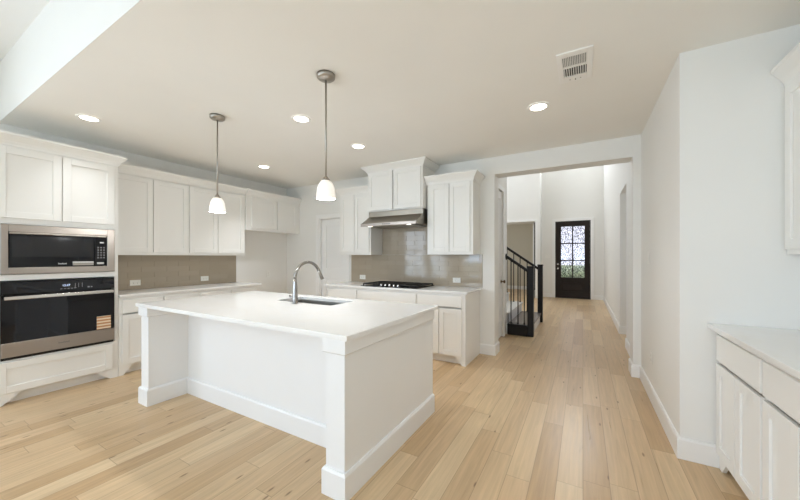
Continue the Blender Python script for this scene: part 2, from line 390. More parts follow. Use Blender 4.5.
# baseboards
BB = [(0, 0), (0.016, 0), (0.016, 0.125), (0.010, 0.14), (0, 0.14)]
def base(name, path):
    struct(obj(name, MB().sweep(path, BB), M['trim']))
base('baseboard_range_wall', [(-1.243, 4.41), (-1.045, 4.41), (-1.045, 4.65), (-1.17, 4.65)][0:3])
base('baseboard_left', [(XL, 3.36), (XL, YB), (-4.35, YB)])
base('baseboard_right', [(0.485, 4.65), (0.485, 4.40), (0.56, 4.40), (0.56, 2.78), (0.765, 2.78)][0:5])
base('baseboard_hall_right', [(0.56, 5.80), (0.56, 4.66)])
base('baseboard_foyer_right', [(0.215+0.09, 11.73), (0.56, 11.73), (0.56, 6.75), (0.70, 6.75)])
base('baseboard_foyer_front', [(-1.27, 11.20), (-1.205, 11.20), (-1.205, 11.73), (-0.89, 11.73)][::-1][::-1])
base('baseboard_study', [(-3.88, 14.0), (-1.32, 14.0)])
# outside
struct(obj('ground', MB().box(-30, 30, 14.35, 60, -0.12, -0.02).box(-0.9, 30, 11.86, 14.35, -0.12, -0.055), M['grass']))
struct(obj('porch_slab', MB().box(-0.95, 1.2, 11.87, 14.3, -0.05, 0.004), M['concrete']))
struct(obj('ground_rear', MB().box(-30, 30, -60, -5.35, -0.12, -0.02), M['grass']))
hb = MB()
for i in range(26):
    x = -5.5+i*0.42; s = random.uniform(0.35, 0.6); h = random.uniform(0.55, 1.15)
    hb.lathe([(0.02, 0), (s*0.9, h*0.2), (s, h*0.55), (s*0.7, h*0.85), (0.02, h)], (x, 22+random.uniform(-.5, .5), -0.02), n=14)
o = obj('hedge', hb, M['hedge']); tag(o, 'green hedge on the lawn seen through the front door glass', 'hedge'); o['kind'] = 'stuff'

# ------------------------------------------------------------------ doors
def panel_door(mb, x0, x1, z0, z1, panels, y=0.0, t=0.04, rec=0.01, st=0.018):
    """leaf in the xz plane, front at y facing -y; recessed panels as a grid of the front face"""
    mb.box(x0, x1, y+rec, y+t, z0, z1)
    zs = [z0]
    for a, b in panels: zs += [a, b]
    zs.append(z1)
    px0, px1 = x0+0.105, x1-0.105
    mb.box(x0, px0, y, y+rec, z0, z1); mb.box(px1, x1, y, y+rec, z0, z1)
    for i in range(0, len(zs), 2): mb.box(px0, px1, y, y+rec, zs[i], zs[i+1])
    for a, b in panels:
        mb.box(px0+0.03, px1-0.03, y+0.003, y+rec, a+0.03, b-0.03, 0.004)
    return mb
def casing_mb(x0, x1, z1, wd=0.08, t=0.018, y=0.0):
    mb = MB()
    mb.box(x0-wd, x0, y-t, y, 0, z1+wd, 0.004).box(x1, x1+wd, y-t, y, 0, z1+wd, 0.004).box(x0, x1, y-t, y, z1, z1+wd, 0.004)
    return mb
# pantry door in the range wall
d1 = struct(empty('door_1', (-3.93, YB, 0)))
obj('door_leaf', panel_door(MB(), -4.235, -3.625, 0.01, 2.035, [(0.20, 0.95), (1.13, 1.93)], y=YB+0.05), M['trim'], d1, True)
obj('door_casing', casing_mb(-4.255, -3.605, 2.045, 0.075, 0.018, YB-0.0005), M['trim'], d1, True)
jb = MB().box(-4.259, -4.24, YB, 4.535, 0, 2.049).box(-3.62, -3.601, YB, 4.535, 0, 2.049).box(-4.24, -3.62, YB, 4.535, 2.037, 2.049)
obj('door_jamb', jb, M['trim'], d1, True)
# hall side door (leaf faces +x)
d2 = struct(empty('door_2', (-1.17, 5.22, 0), PI/2))
obj('door_leaf', panel_door(MB(), -0.315, 0.315, 0.012, 2.425, [(0.27, 0.80), (1.03, 2.30)], y=0.02), M['trim'], d2)
obj('door_casing', casing_mb(-0.32, 0.32, 2.43, 0.075, 0.018, 0.0), M['trim'], d2)
kb = MB().lathe([(0.030, -0.004), (0.030, 0.004), (0.011, 0.008), (0.011, 0.035), (0.022, 0.042), (0.028, 0.055), (0.022, 0.068), (0.004, 0.072)], (0, 0, 0), 'y', 20)
kbo = obj('door_knob', kb, M['bronze'], d2); kbo.location = (0.255, 0.018, 0.93); kbo.rotation_euler = (0, 0, PI)
# front door
d3 = struct(empty('door_3', (-0.2925, 11.73, 0)))
X0, X1, Yd = -0.775, 0.19, 11.745
lf = MB()
lf.box(X0, -0.626, Yd, Yd+0.05, 0.02, 2.485).box(0.042, X1, Yd, Yd+0.05, 0.02, 2.485)
lf.box(-0.626, 0.042, Yd, Yd+0.05, 2.335, 2.485).box(-0.626, 0.042, Yd, Yd+0.05, 0.55, 0.675).box(-0.626, 0.042, Yd, Yd+0.05, 0.02, 0.22).box(-0.626, 0.042, Yd+0.018, Yd+0.05, 0.22, 0.55)
lf.box(-0.585, 0.001, Yd-0.002, Yd+0.02, 0.262, 0.508, 0.016)
for z in (1.215, 1.765): lf.box(-0.626, 0.042, Yd, Yd+0.05, z, z+0.035)
lf.box(-0.31, -0.275, Yd, Yd+0.05, 0.675, 2.335)
obj('door_leaf', lf, M['darkwood'], d3, True)
pn = MB().box(-0.626, 0.042, Yd+0.022, Yd+0.028, 0.675, 2.335)
obj('glass_panes', pn, M['rain'], d3, True)
obj('door_casing', casing_mb(-0.795, 0.21, 2.505, 0.09, 0.02, 11.7295), M['trim'], d3, True)
obj('door_jamb', MB().box(-0.799, -0.777, 11.73, 11.84, 0, 2.509).box(0.192, 0.214, 11.73, 11.84, 0, 2.509).box(-0.777, 0.192, 11.73, 11.84, 2.488, 2.509), M['darkwood'], d3, True)
obj('threshold', MB().box(-0.777, 0.192, 11.72, 11.84, 0.0, 0.018), M['black'], d3, True)
for z, nm in ((1.10, 'deadbolt'), (0.96, 'door_knob')):
    k = MB().lathe([(0.034, 0), (0.034, 0.008), (0.014, 0.012), (0.014, 0.03), (0.028, 0.04), (0.030, 0.052), (0.004, 0.062)], (0, 0, 0), 'y', 20)
    ko = obj(nm, k, M['knob'], d3); ko.location = (-0.715+0.2925, Yd-11.73, z); ko.rotation_euler = (0, 0, PI)
# open white study door at the foyer doorway and its casing
d4 = struct(empty('door_4', (-1.345, 11.20, 0)))
obj('door_casing', casing_mb(-2.45, -1.345, 2.50, 0.075, 0.018, 11.1995), M['trim'], d4, True)
obj('door_leaf', MB().box(-1.435, -1.40, 11.345, 12.1, 0.012, 2.485, 0.003), M['trim'], d4, True)
obj('door_gap_shade', MB().box(-1.398, -1.352, 11.322, 11.334, 0.25, 2.48), M['gap'], d4, True)  # dark strip painting the shade in the gap between leaf and jamb

# ------------------------------------------------------------------ cabinets (local: x along the front, front at y=0 facing -y, back at +y)
def shaker(x0, x1, z0, z1, y=-0.02, t=0.0185, st=0.06, rec=0.012):
    mb = MB()
    mb.box(x0, x1, y+rec, y+t, z0, z1)
    mb.box(x0, x0+st, y, y+rec, z0, z1, 0.0015).box(x1-st, x1, y, y+rec, z0, z1, 0.0015)
    mb.box(x0+st, x1-st, y, y+rec, z0, z0+st, 0.0015).box(x0+st, x1-st, y, y+rec, z1-st, z1, 0.0015)
    return mb
def slab(x0, x1, z0, z1, y=-0.02, t=0.018):
    return MB().box(x0, x1, y, y+t, z0, z1, 0.003)
CROWN = [(0, 0), (0.008, 0.0), (0.012, 0.018), (0.026, 0.045), (0.060, 0.088), (0.066, 0.094), (0.066, 0.115), (0, 0.115)]
def crown(path, z0, h=0.115, proj=0.066, parent=None, mat=None):
    prof = [(o*proj/0.066, z0+z*h/0.115) for o, z in CROWN]
    return obj('crown_molding', MB().sweep(path, prof), mat or M['cab'], parent)
def foot(x, z, s, mirror, y0=0.0, y1=0.02):
    p = [(0, 0), (0.045*s, 0), (0.10*s, z*0.62), (0.125*s, z), (0, z)]
    if mirror: p = [(-a, b) for a, b in p]
    return [(x+a, b) for a, b in p], y0, y1
def base_cab(name, label, loc, rz, w, d, fronts, feet=(False, False), mat=None, h=0.884, group=None, endl=False, endr=False):
    mat = mat or M['cab']
    r = empty(name, loc, rz); tag(r, label, 'cabinet', group)
    fx0, fx1 = min(f[1] for f in fronts)+0.012, max(f[2] for f in fronts)-0.012
    fz0, fz1 = min(f[3] for f in fronts)+0.012, max(f[4] for f in fronts)-0.012
    mb = MB().box(0, w, 0.03, d, 0.10, h).box(0, fx0, 0, 0.03, 0.10, h).box(fx1, w, 0, 0.03, 0.10, h)
    mb.box(fx0, fx1, 0, 0.03, 0.10, fz0).box(fx0, fx1, 0, 0.03, fz1, h)
    for i, f in enumerate(feet):
        if f:
            pts, y0, y1 = foot(w if i else 0, 0.1, 1.0, bool(i)); mb.prism(pts, 'y', y0, y1)
    if endl: mb.box(0, 0.02, 0.0205 if feet[0] else 0, d, 0, 0.1)
    if endr: mb.box(w-0.02, w, 0.0205 if feet[1] else 0, d, 0, 0.1)
    obj('body', mb, mat, r)
    obj('toe_kick', MB().box(0.021, w-0.021, 0.07, 0.085, 0, 0.1), mat, r)
    for kind, a, b, c, e in fronts:
        obj(kind, shaker(a, b, c, e) if kind == 'door' else slab(a, b, c, e), mat, r)
    return r
def wall_cab(name, label, loc, rz, w, d, z0, z1, doors, crown_path=None, crown_z=None, group=None, crown_h=0.115, crown_p=0.066):
    r = empty(name, loc, rz); tag(r, label, 'cabinet', group)
    fx0, fx1 = min(f[0] for f in doors)+0.012, max(f[1] for f in doors)-0.012
    fz0, fz1 = min(f[2] for f in doors)+0.012, max(f[3] for f in doors)-0.012
    mb = MB().box(0, w, 0.03, d, z0+0.018, z1).box(0, fx0, 0, 0.03, z0+0.018, z1).box(fx1, w, 0, 0.03, z0+0.018, z1)
    mb.box(fx0, fx1, 0, 0.03, z0+0.018, fz0).box(fx0, fx1, 0, 0.03, fz1, z1)
    mb.box(0, w, 0, 0.02, z0, z0+0.018).box(0, 0.018, 0.02, d, z0, z0+0.018).box(w-0.018, w, 0.02, d, z0, z0+0.018)
    obj('body', mb, M['cab'], r)
    for a, b, c, e in doors: obj('door', shaker(a, b, c, e), M['cab'], r)
    if crown_path: crown(crown_path, crown_z if crown_z is not None else z1, crown_h, crown_p, r)
    return r
LR = PI/2     # rotation for fronts facing +x (left wall): local x -> +y
# --- oven tower
TX, TY0, TY1 = -4.52, 0.64, 1.535
tw = TY1-TY0
tower = empty('oven_tower_cabinet', (TX, TY0, 0), LR)
tag(tower, 'tall white cabinet with two top doors holding the microwave and the oven', 'cabinet')
td = 0.605
tb = MB()
tb.box(0, 0.035, 0, td, 0.1, 2.35).box(tw-0.03, tw, 0, td, 0.1, 2.35)
tb.box(0.035, tw-0.03, 0, td, 0.1, 0.404).box(0.035, tw-0.03, 0, td, 1.125, 1.178).box(0.035, tw-0.03, 0, td, 1.642, 2.35).box(0.035, tw-0.03, td-0.02, td, 0.404, 1.642)
for i in (0, 1):
    pts, y0, y1 = foot(tw if i else 0, 0.1, 1.5, bool(i)); tb.prism(pts, 'y', y0, y1)
tb.box(0, 0.02, 0.02, td, 0, 0.1).box(tw-0.02, tw, 0.02, td, 0, 0.1)
obj('body', tb, M['cab'], tower)
obj('toe_kick', MB().box(0.021, tw-0.021, 0.07, 0.085, 0, 0.1), M['cab'], tower)
ys = lambda y: y-TY0
obj('door', shaker(ys(0.672), ys(1.086), 1.695, 2.335), M['cab'], tower)
obj('door', shaker(ys(1.094), ys(1.497), 1.695, 2.335), M['cab'], tower)
obj('drawer', shaker(ys(0.672), ys(1.483), 0.108, 0.388, st=0.062), M['cab'], tower)
crown([(0, td), (0, 0), (tw, 0), (tw, td)], 2.350, 0.11, 0.066, tower)
# --- microwave (local frame of the tower)
mw = empty('microwave', (TX, TY0, 1.18), LR); tag(mw, 'built-in microwave with stainless trim and black glass front above the oven', 'microwave')
a0, a1, b0, b1 = ys(0.70), ys(1.50), 0.002, 0.458
i0, i1, j0, j1 = ys(0.745), ys(1.437), 0.062, 0.392
obj('housing', MB().box(i0-0.02, i1+0.02, 0.002, 0.42, 0.03, 0.43), M['black'], mw)
obj('trim_frame', MB().box(a0, i0, -0.022, -0.001, b0, b1, 0.002).box(i1, a1, -0.022, -0.001, b0, b1, 0.002).box(i0, i1, -0.022, -0.001, b0, j0, 0.002).box(i0, i1, -0.022, -0.001, j1, b1, 0.002), M['steel'], mw)
md = obj('door', MB().box(i0+0.004, ys(1.332), -0.018, -0.001, j0+0.004, j1-0.022, 0.002), M['blackglass'], mw)
obj('window', MB().box(i0+0.02, ys(1.322), -0.0195, -0.0175, j0+0.10, j1-0.04), M['screen'], md)
obj('door_lip', MB().box(i0+0.006, i1-0.006, -0.026, -0.001, j1-0.020, j1-0.004, 0.003), M['steel'], mw)
mp_ = obj('control_panel', MB().box(ys(1.335), i1-0.004, -0.018, -0.001, j0+0.004, j1-0.022, 0.002), M['blackglass'], mw)
bt = MB()
for r_ in range(5):
    for c_ in range(3):
        bt.box(ys(1.356)+c_*0.024, ys(1.356)+c_*0.024+0.011, -0.019, -0.0178, j0+0.085+r_*0.027, j0+0.097+r_*0.027)
obj('keypad', bt, M['legend'], mp_)
obj('display', MB().box(ys(1.375), ys(1.408), -0.0192, -0.0178, j1-0.085, j1-0.07), M['sticker'], mp_)
obj('open_button', MB().box(ys(1.352), ys(1.408), -0.021, -0.0178, j0+0.022, j0+0.042, 0.002), M['sticker'], mp_)
sk = obj('sticker', MB().box(ys(1.165), ys(1.325), -0.0195, -0.0179, j0+0.038, j0+0.052), M['sticker'], mw)
obj('sticker', MB().box(ys(1.165), ys(1.325), -0.0193, -0.0179, j0+0.012, j0+0.036), M['slot'], mw)
def scribble(x0, x1, z, h, y):
    mb = MB(); n = 9; wd = (x1-x0)/n
    for i in range(n):
        hh = h*(1.0 if i in (0, 4, 8) else 0.62)
        mb.box(x0+i*wd, x0+i*wd+wd*0.62, y, y+0.001, z, z+hh)
    return mb
obj('maker_mark', scribble(ys(1.063), ys(1.122), j0+0.026, 0.014, -0.0192), M['sticker'], mw)
# --- wall oven
ov = empty('wall_oven', (TX, TY0, 0.41), LR); tag(ov, 'black glass built-in wall oven with long stainless handle under the microwave', 'oven')
Z = lambda z: z-0.41
obj('housing', MB().box(a0+0.02, a1-0.02, 0.002, 0.55, Z(0.42), Z(1.115)), M['black'], ov)
cp = obj('control_panel', MB().box(a0, a1-0.006, -0.028, -0.001, Z(1.0), Z(1.115), 0.002), M['blackglass'], ov)
for k in range(4): obj('legend', MB().box(ys(1.075)+k*0.025, ys(1.075)+k*0.025+0.014, -0.029, -0.0278, Z(1.022), Z(1.027)), M['legend'], cp)
for yy in (1.18, 1.205, 1.232): obj('legend', MB().box(ys(yy), ys(yy)+0.003, -0.029, -0.0278, Z(1.032), Z(1.075)), M['legend'], cp)
for ya, yb, zb_ in ((1.172, 1.19, 1.029), (1.275, 1.29, 1.036), (1.30, 1.312, 1.034)): obj('legend', MB().box(ys(ya), ys(yb), -0.029, -0.0278, Z(1.024), Z(zb_)), M['legend'], cp)
def text_mesh(name, s, size, mat, parent, loc, rot):
    c = bpy.data.curves.new(name, 'FONT'); c.body = s; c.size = size; c.extrude = 0.0004; c.align_x = 'CENTER'; c.align_y = 'CENTER'
    t = bpy.data.objects.new(name, c); COL.objects.link(t)
    me = bpy.data.meshes.new_from_object(t.evaluated_get(bpy.context.evaluated_depsgraph_get()))
    bpy.data.objects.remove(t)
    o = bpy.data.objects.new(name, me); COL.objects.link(o); me.materials.clear(); me.materials.append(mat)
    o.parent = parent; o.location = loc; o.rotation_euler = rot
    return o
text_mesh('clock', '12:37', 0.026, M['display'], cp, (ys(1.116), -0.0292, Z(1.057)), (PI/2, 0, 0))
od = obj('door', MB().box(a0, a1-0.006, -0.034, -0.001, Z(0.563), Z(0.992), 0.002), M['blackglass'], ov)
obj('door_strip', MB().box(a0, a1-0.006, -0.036, -0.001, Z(0.432), Z(0.561), 0.003), M['steel'], ov)
obj('vent_gap', MB().box(a0+0.004, a1-0.01, -0.012, -0.001, Z(0.406), Z(0.430)).box(a0+0.004, a1-0.01, -0.02, -0.001, Z(0.415), Z(0.420)), M['black'], ov)
obj('handle', MB().box(ys(0.712), ys(1.472), -0.088, -0.066, Z(0.955), Z(0.985), 0.004, seg=2).box(ys(0.745), ys(0.765), -0.067, -0.033, Z(0.96), Z(0.98)).box(ys(1.42), ys(1.44), -0.067, -0.033, Z(0.96), Z(0.98)), M['handlesteel'], ov)
obj('paper_sticker', MB().box(ys(1.345), ys(1.462), -0.0352, -0.0342, Z(0.566), Z(0.705)), M['paper'], ov)
obj('maker_mark', scribble(ys(1.06), ys(1.14), Z(0.488), 0.014, -0.0372), M['mark'], ov)

# --- left wall base run and uppers
SX = -4.52
def left_fronts(edges, y0):
    fr = []
    for a, b in edges: fr += [('drawer', a-y0, b-y0, 0.700, 0.855), ('door', a-y0, b-y0, 0.122, 0.682)]
    return fr
base_cab('base_cabinet', 'white base cabinet beside the oven tower, drawers over doors', (SX, 1.54, 0), LR, 0.87, 0.605, left_fronts([(1.568, 1.975), (1.985, 2.395)], 1.54), (True, False), endl=True)
base_cab('base_cabinet', 'white base cabinet at the refrigerator niche end of the left counter', (SX, 2.41, 0), LR, 0.925, 0.605, left_fronts([(2.425, 2.845), (2.855, 3.275)], 2.41), (False, True), endr=True)
UX = -4.80
wall_cab('upper_cabinet', 'tall two door white wall cabinet next to the oven tower', (UX, 1.54, 0), LR, 0.868, 0.325, 1.365, 2.338,
         [(0.022, 0.438, 1.40, 2.335), (0.446, 0.862, 1.40, 2.335)], [(0.068, 0), (0.868, 0)], 2.345, crown_h=0.11)
wall_cab('upper_cabinet', 'tall two door white wall cabinet behind the left pendant lamp', (UX, 2.41, 0), LR, 0.865, 0.325, 1.365, 2.338,
         [(0.012, 0.408, 1.40, 2.335), (0.416, 0.838, 1.40, 2.335)], [(0, 0), (0.865, 0)], 2.345, crown_h=0.11)
wall_cab('refrigerator_cabinet', 'short two door white wall cabinet above the empty refrigerator niche', (-4.77, 3.278, 0), LR, 1.128, 0.355, 1.785, 2.345,
         [(0.09, 0.585, 1.825, 2.335), (0.60, 1.06, 1.825, 2.335)], [(0, 0), (1.128, 0)], 2.345, crown_h=0.11)
def worktop(name, label, x0, x1, y0, y1, z0=0.886, z1=0.914):
    return tag(obj(name, MB().box(x0, x1, y0, y1, z0, z1, 0.004, seg=2), M['quartz']), label, 'countertop')
worktop('countertop', 'white quartz countertop on the left wall beside the oven tower', XL+0.001, -4.487, 1.54, 3.365)

# --- range wall
RY = 3.78
rc = lambda x: x+3.47
def rfront(kind, a, b, c, e): return (kind, rc(a), rc(b), c, e)
base_cab('base_cabinet', 'white base cabinet under the cooktop counter beside the pantry door', (-3.47, RY, 0), 0, rc(-2.89), 0.625,
         [rfront('drawer', -3.45, -2.897, .715, .853), rfront('door', -3.45, -3.178, .118, .697), rfront('door', -3.170, -2.897, .118, .697)], (True, False), endl=True)
base_cab('base_cabinet', 'wide white base cabinet directly under the black gas cooktop', (-2.89, RY, 0), 0, 0.985, 0.625,
         [('drawer', 0.008, 0.977, .715, .853), ('drawer', 0.008, 0.977, .42, .697), ('drawer', 0.008, 0.977, .118, .405)])
base_cab('base_cabinet', 'white base cabinet with two doors ending beside the hall opening', (-1.905, RY, 0), 0, 0.66, 0.625,
         [('drawer', 0.010, 0.618, .715, .853), ('door', 0.010, 0.314, .118, .697), ('door', 0.322, 0.618, .118, .697)], (False, True), endr=True)
worktop('countertop', 'white quartz countertop along the range wall under the hood', -3.50, -1.215, 3.748, YB-0.008)
wall_cab('upper_cabinet', 'two door white wall cabinet between the pantry door and the hood', (-3.475, 4.085, 0), 0, 0.615, 0.32, 1.375, 2.345,
         [(0.020, 0.300, 1.412, 2.335), (0.308, 0.588, 1.412, 2.335)], [(0, 0.32), (0, 0), (0.632, 0)], 2.345, crown_h=0.115)
wall_cab('upper_cabinet', 'two door white wall cabinet beside the hall opening', (-1.895, 4.085, 0), 0, 0.652, 0.32, 1.375, 2.345,
         [(0.045, 0.325, 1.412, 2.335), (0.333, 0.615, 1.412, 2.335)], [(-0.02, 0), (0.652, 0), (0.652, 0.32)], 2.345, crown_h=0.115, crown_p=0.07)
wall_cab('hood_cabinet', 'raised two door white cabinet above the range hood with crown touching the ceiling', (-2.84, 3.985, 0), 0, 0.918, 0.42, 2.022, 2.61,
         [(0.012, 0.442, 2.035, 2.60), (0.458, 0.895, 2.035, 2.60)], [(0, 0.42), (0, 0), (0.918, 0), (0.918, 0.42)], 2.60, crown_h=0.098, crown_p=0.08)
# hood
hd = empty('range_hood', (-2.38, 4.2, 1.79)); tag(hd, 'stainless steel under-cabinet range hood above the cooktop', 'range hood')
obj('hood_body', MB().prism([(4.398, 2.02), (4.0, 2.02), (4.0, 1.945), (3.80, 1.822), (3.80, 1.80), (4.398, 1.80)], 'x', -2.838, -1.927), M['hoodsteel'], hd, True)
obj('front_lip', MB().box(-2.84, -1.925, 3.79, 3.803, 1.785, 1.826, 0.002), M['steel'], hd, True)
fl = MB()
for x in (-2.76, -2.38): fl.box(x, x+0.36, 3.86, 4.28, 1.788, 1.798, 0.003)
obj('filter', fl, M['nickel'], hd, True)
for x in (-2.70, -2.06): obj('lamp', MB().lathe([(0.034, 1.799), (0.034, 1.784), (0.026, 1.781)], (x, 3.835, 0), n=20), M['hoodlamp'], hd, True)
sw = MB()
for k in range(4): sw.box(-2.46+k*0.035, -2.44+k*0.035, 3.786, 3.791, 1.80, 1.812)
obj('switches', sw, M['black'], hd, True)
# backsplash tiles
def tiles(name, label, rects, plane, fixed, tw_=0.30, th=0.0735):
    mb = MB(); g = 0.0011
    for (a0_, a1_, z0_, z1_) in rects:
        r_ = 0; z = z0_
        while z < z1_-0.01:
            zt = min(z+th, z1_); x = a0_ - (tw_/2 if r_ % 2 else 0)
            while x < a1_-0.005:
                xa, xb = max(x, a0_), min(x+tw_, a1_)
                if xb-xa > 0.012:
                    q = Matrix.Rotation(random.uniform(-.004, .004), 3, 'Z') @ Matrix.Rotation(random.uniform(-.006, .006), 3, 'X' if plane == 'y' else 'Y')
                    if plane == 'y': mb.box(xa+g/2, xb-g/2, fixed-0.0065, fixed-0.0012, z+g/2, zt-g/2, 0.0012, q)
                    else: mb.box(fixed+0.0012, fixed+0.0065, xa+g/2, xb-g/2, z+g/2, zt-g/2, 0.0012, q)
                x += tw_
            z += th; r_ += 1
        if plane == 'y': mb.box(a0_, a1_, fixed-0.003, fixed-0.0003, z0_, z1_)
        else: mb.box(fixed+0.0003, fixed+0.003, a0_, a1_, z0_, z1_)
    return tag(obj(name, mb, M['tile']), label, 'tile backsplash')
tiles('tile_backsplash', 'glossy taupe tile backsplash behind the cooktop on the range wall', [(-3.50, -1.205, 0.9145, 1.374), (-2.858, -1.897, 1.375, 1.80)], 'y', YB)
tiles('tile_backsplash', 'glossy taupe tile backsplash above the left counter beside the oven tower', [(1.54, 3.335, 0.9145, 1.364)], 'x', XL)

# cooktop
ck = empty('gas_cooktop', (-2.38, 4.05, 0.915)); tag(ck, 'black five burner gas cooktop set in the range wall counter', 'cooktop')
obj('glass_base', MB().box(-2.845, -1.905, 3.80, 4.345, 0.915, 0.924, 0.003), M['blackglass'], ck, True)
for gx in (-2.825, -2.52, -2.21):
    gw = 0.29; g_ = MB()
    for x in (gx, gx+gw-0.014): g_.box(x, x+0.014, 3.895 if gx == -2.52 else 3.83, 4.33, 0.940, 0.956, 0.003)
    yf = 3.895 if gx == -2.52 else 3.83
    for y in (yf, (yf+4.316)/2, 4.316): g_.box(gx, gx+gw, y, y+0.014, 0.940, 0.956, 0.003)
    for x in (gx+0.07, gx+gw/2-0.006, gx+gw-0.085): g_.box(x, x+0.012, yf, 4.33, 0.944, 0.956)
    for x in (gx, gx+gw-0.014):
        for y in (yf, 4.316): g_.box(x, x+0.014, y, y+0.014, 0.924, 0.942)
    obj('grate', g_, M['castiron'], ck, True)
for x, y in ((-2.67, 3.95), (-2.67, 4.17), (-2.38, 4.09), (-2.085, 3.95), (-2.085, 4.17)):
    obj('burner', MB().lathe([(0.055, 0.924), (0.055, 0.930), (0.040, 0.934), (0.040, 0.940), (0.03, 0.9415)], (x, y, 0), n=24), M['castiron'], ck, True)
for k in range(5):
    obj('knob', MB().lathe([(0.017, 0.924), (0.018, 0.930), (0.014, 0.948), (0.013, 0.952)], (-2.515+k*0.07, 3.85, 0), n=20), M['knob'], ck, True)

# --- right wall base and upper
RR = -PI/2    # fronts facing -x: local x -> -y
base_cab('base_cabinet', 'white base cabinet in the corner of the right counter by the bare wall', (0.75, 2.765, 0), RR, 0.61, 0.605,
         [('drawer', 0.018, 0.595, .690, .852), ('door', 0.018, 0.240+.06, .108, .672), ('door', 0.308, 0.595, .108, .672)], (True, False))
base_cab('base_cabinet', 'white base cabinet in the middle of the right counter', (0.75, 2.155, 0), RR, 0.61, 0.605,
         [('drawer', 0.010, 0.600, .690, .852), ('door', 0.010, 0.300, .108, .672), ('door', 0.308, 0.600, .108, .672)])
base_cab('base_cabinet', 'white base cabinet at the near end of the right counter', (0.75, 1.545, 0), RR, 0.61, 0.605,
         [('drawer', 0.010, 0.592, .690, .852), ('door', 0.010, 0.300, .108, .672), ('door', 0.308, 0.592, .108, .672)], (False, True), endr=True)
worktop('countertop', 'white quartz countertop along the right wall', 0.695, 1.358, 0.915, 2.778)
wall_cab('upper_cabinet', 'white wall cabinet above the right counter, cut off by the picture edge', (1.045, 2.775, 0), RR, 0.80, 0.312, 1.355, 2.345,
         [(0.030, 0.395, 1.385, 2.335), (0.403, 0.785, 1.385, 2.335)], [(0, 0), (0.80, 0), (0.80, 0.312)], 2.345, crown_h=0.115)

# ------------------------------------------------------------------ island
ix0, ix1, iy0, iy1 = -3.528, -1.135, 1.37, 2.555
isl = empty('kitchen_island', ((ix0+ix1)/2, 2.0, 0)); tag(isl, 'large white paneled kitchen island with baseboard and a knee recess', 'kitchen island')
lw = 0.135   # end wall thickness
b_ = MB()
b_.box(ix0, ix0+lw, iy0, iy1, 0, 0.884).box(ix1-lw, ix1, iy0, iy1, 0, 0.884)
obj('end_panel', MB().box(ix0, ix0+lw, iy0, iy1, 0, 0.884), M['island'], isl, True)
obj('end_panel', MB().box(ix1-lw, ix1, iy0, iy1, 0, 0.884), M['island'], isl, True)
b_.bm.free()
obj('back_panel', MB().box(ix0+lw, ix1-lw, 1.705, 1.725, 0, 0.884), M['island'], isl, True)
obj('front_frame', MB().box(ix0+lw, ix1-lw, 2.50, 2.535, 0.1, 0.884).box(ix0+lw, ix1-lw, 2.44, 2.455, 0, 0.1).box(ix0+lw, ix1-lw, 1.725, 2.50, 0.1, 0.118), M['island'], isl, True)
# base trim follows the whole seating-side outline
bt_path = [(ix0, iy1), (ix0, iy0), (ix0+lw, iy0), (ix0+lw, 1.705), (ix1-lw, 1.705), (ix1-lw, iy0), (ix1, iy0), (ix1, iy1)]
obj('base_trim', MB().sweep(bt_path, [(0, 0), (0.018, 0), (0.018, 0.138), (0.010, 0.152), (0, 0.152)]), M['island'], isl, True)
for k_ in (0, 1):
    xa, xb = (ix0, ix0+lw) if k_ == 0 else (ix1-lw, ix1)
    pth = [(xa, iy1), (xa, iy0), (xb, iy0), (xb, 1.70)] if k_ == 0 else [(xa, 1.70), (xa, iy0), (xb, iy0), (xb, iy1)]
    obj('cap_trim', MB().sweep(pth, [(0, 0.800), (0.009, 0.800), (0.017, 0.808), (0.017, 0.884), (0, 0.884)]), M['island'], isl, True)
# kitchen-side fronts (face +y)
xs_ = [ix0+lw+0.01, -2.72, -1.80, ix1-lw-0.01]
for a, b in zip(xs_, xs_[1:]):
    a += 0.005; b -= 0.005
    mid = (a+b)/2
    mbd = MB()
    for (p, q, c, e, nm) in ((a, b, .715, .853, 'drawer'), (a, mid-0.004, .118, .697, 'door'), (mid+0.004, b, .118, .697, 'door')):
        m_ = shaker(p, q, c, e, y=0) if nm == 'door' else slab(p, q, c, e, y=0)
        for v in m_.bm.verts: v.co.y = 2.5545-v.co.y
        obj(nm, m_, M['island'], isl, True)
    mbd.bm.free()
# worktop with sink cut-out
def slab_hole(x0, x1, y0, y1, hx0, hx1, hy0, hy1, z0, z1):
    bm = bmesh.new()
    def ring(a, b, c, d, z, n=1): return [bm.verts.new(p) for p in ((a, c, z), (b, c, z), (b, d, z), (a, d, z))]
    e = 0.004
    rings = [ring(hx0, hx1, hy0, hy1, z1), ring(x0+e, x1-e, y0+e, y1-e, z1), ring(x0, x1, y0, y1, z1-e), ring(x0, x1, y0, y1, z0), ring(hx0, hx1, hy0, hy1, z0)]
    for A, B in zip(rings, rings[1:]+rings[:1]):
        for i in range(4): bm.faces.new((A[i], B[i], B[(i+1) % 4], A[(i+1) % 4]))
    m_ = MB(); m_.bm.free(); m_.bm = bm
    return m_
SK = (-2.62, -1.915, 2.125, 2.455)
tag(obj('island_countertop', slab_hole(-3.582, -1.10, 1.345, 2.59, *SK, 0.886, 0.914), M['quartz']), 'white quartz island countertop with a sink cut-out', 'countertop')
sn = empty('sink', ((SK[0]+SK[1])/2, 2.29, 0.66)); tag(sn, 'stainless undermount sink in the island countertop', 'sink')
a, b, c, d = SK; a -= 0.006; b += 0.006; c -= 0.006; d += 0.006
bs = MB()
t_ = 0.004; zt, zb = 0.885, 0.67
bs.box(a, b, c-t_, c, zb, zt).box(a, b, d, d+t_, zb, zt).box(a-t_, a, c-t_, d+t_, zb, zt).box(b, b+t_, c-t_, d+t_, zb, zt).box(a, b, c, d, zb, zb+t_)
obj('basin', bs, M['sinksteel'], sn, True)
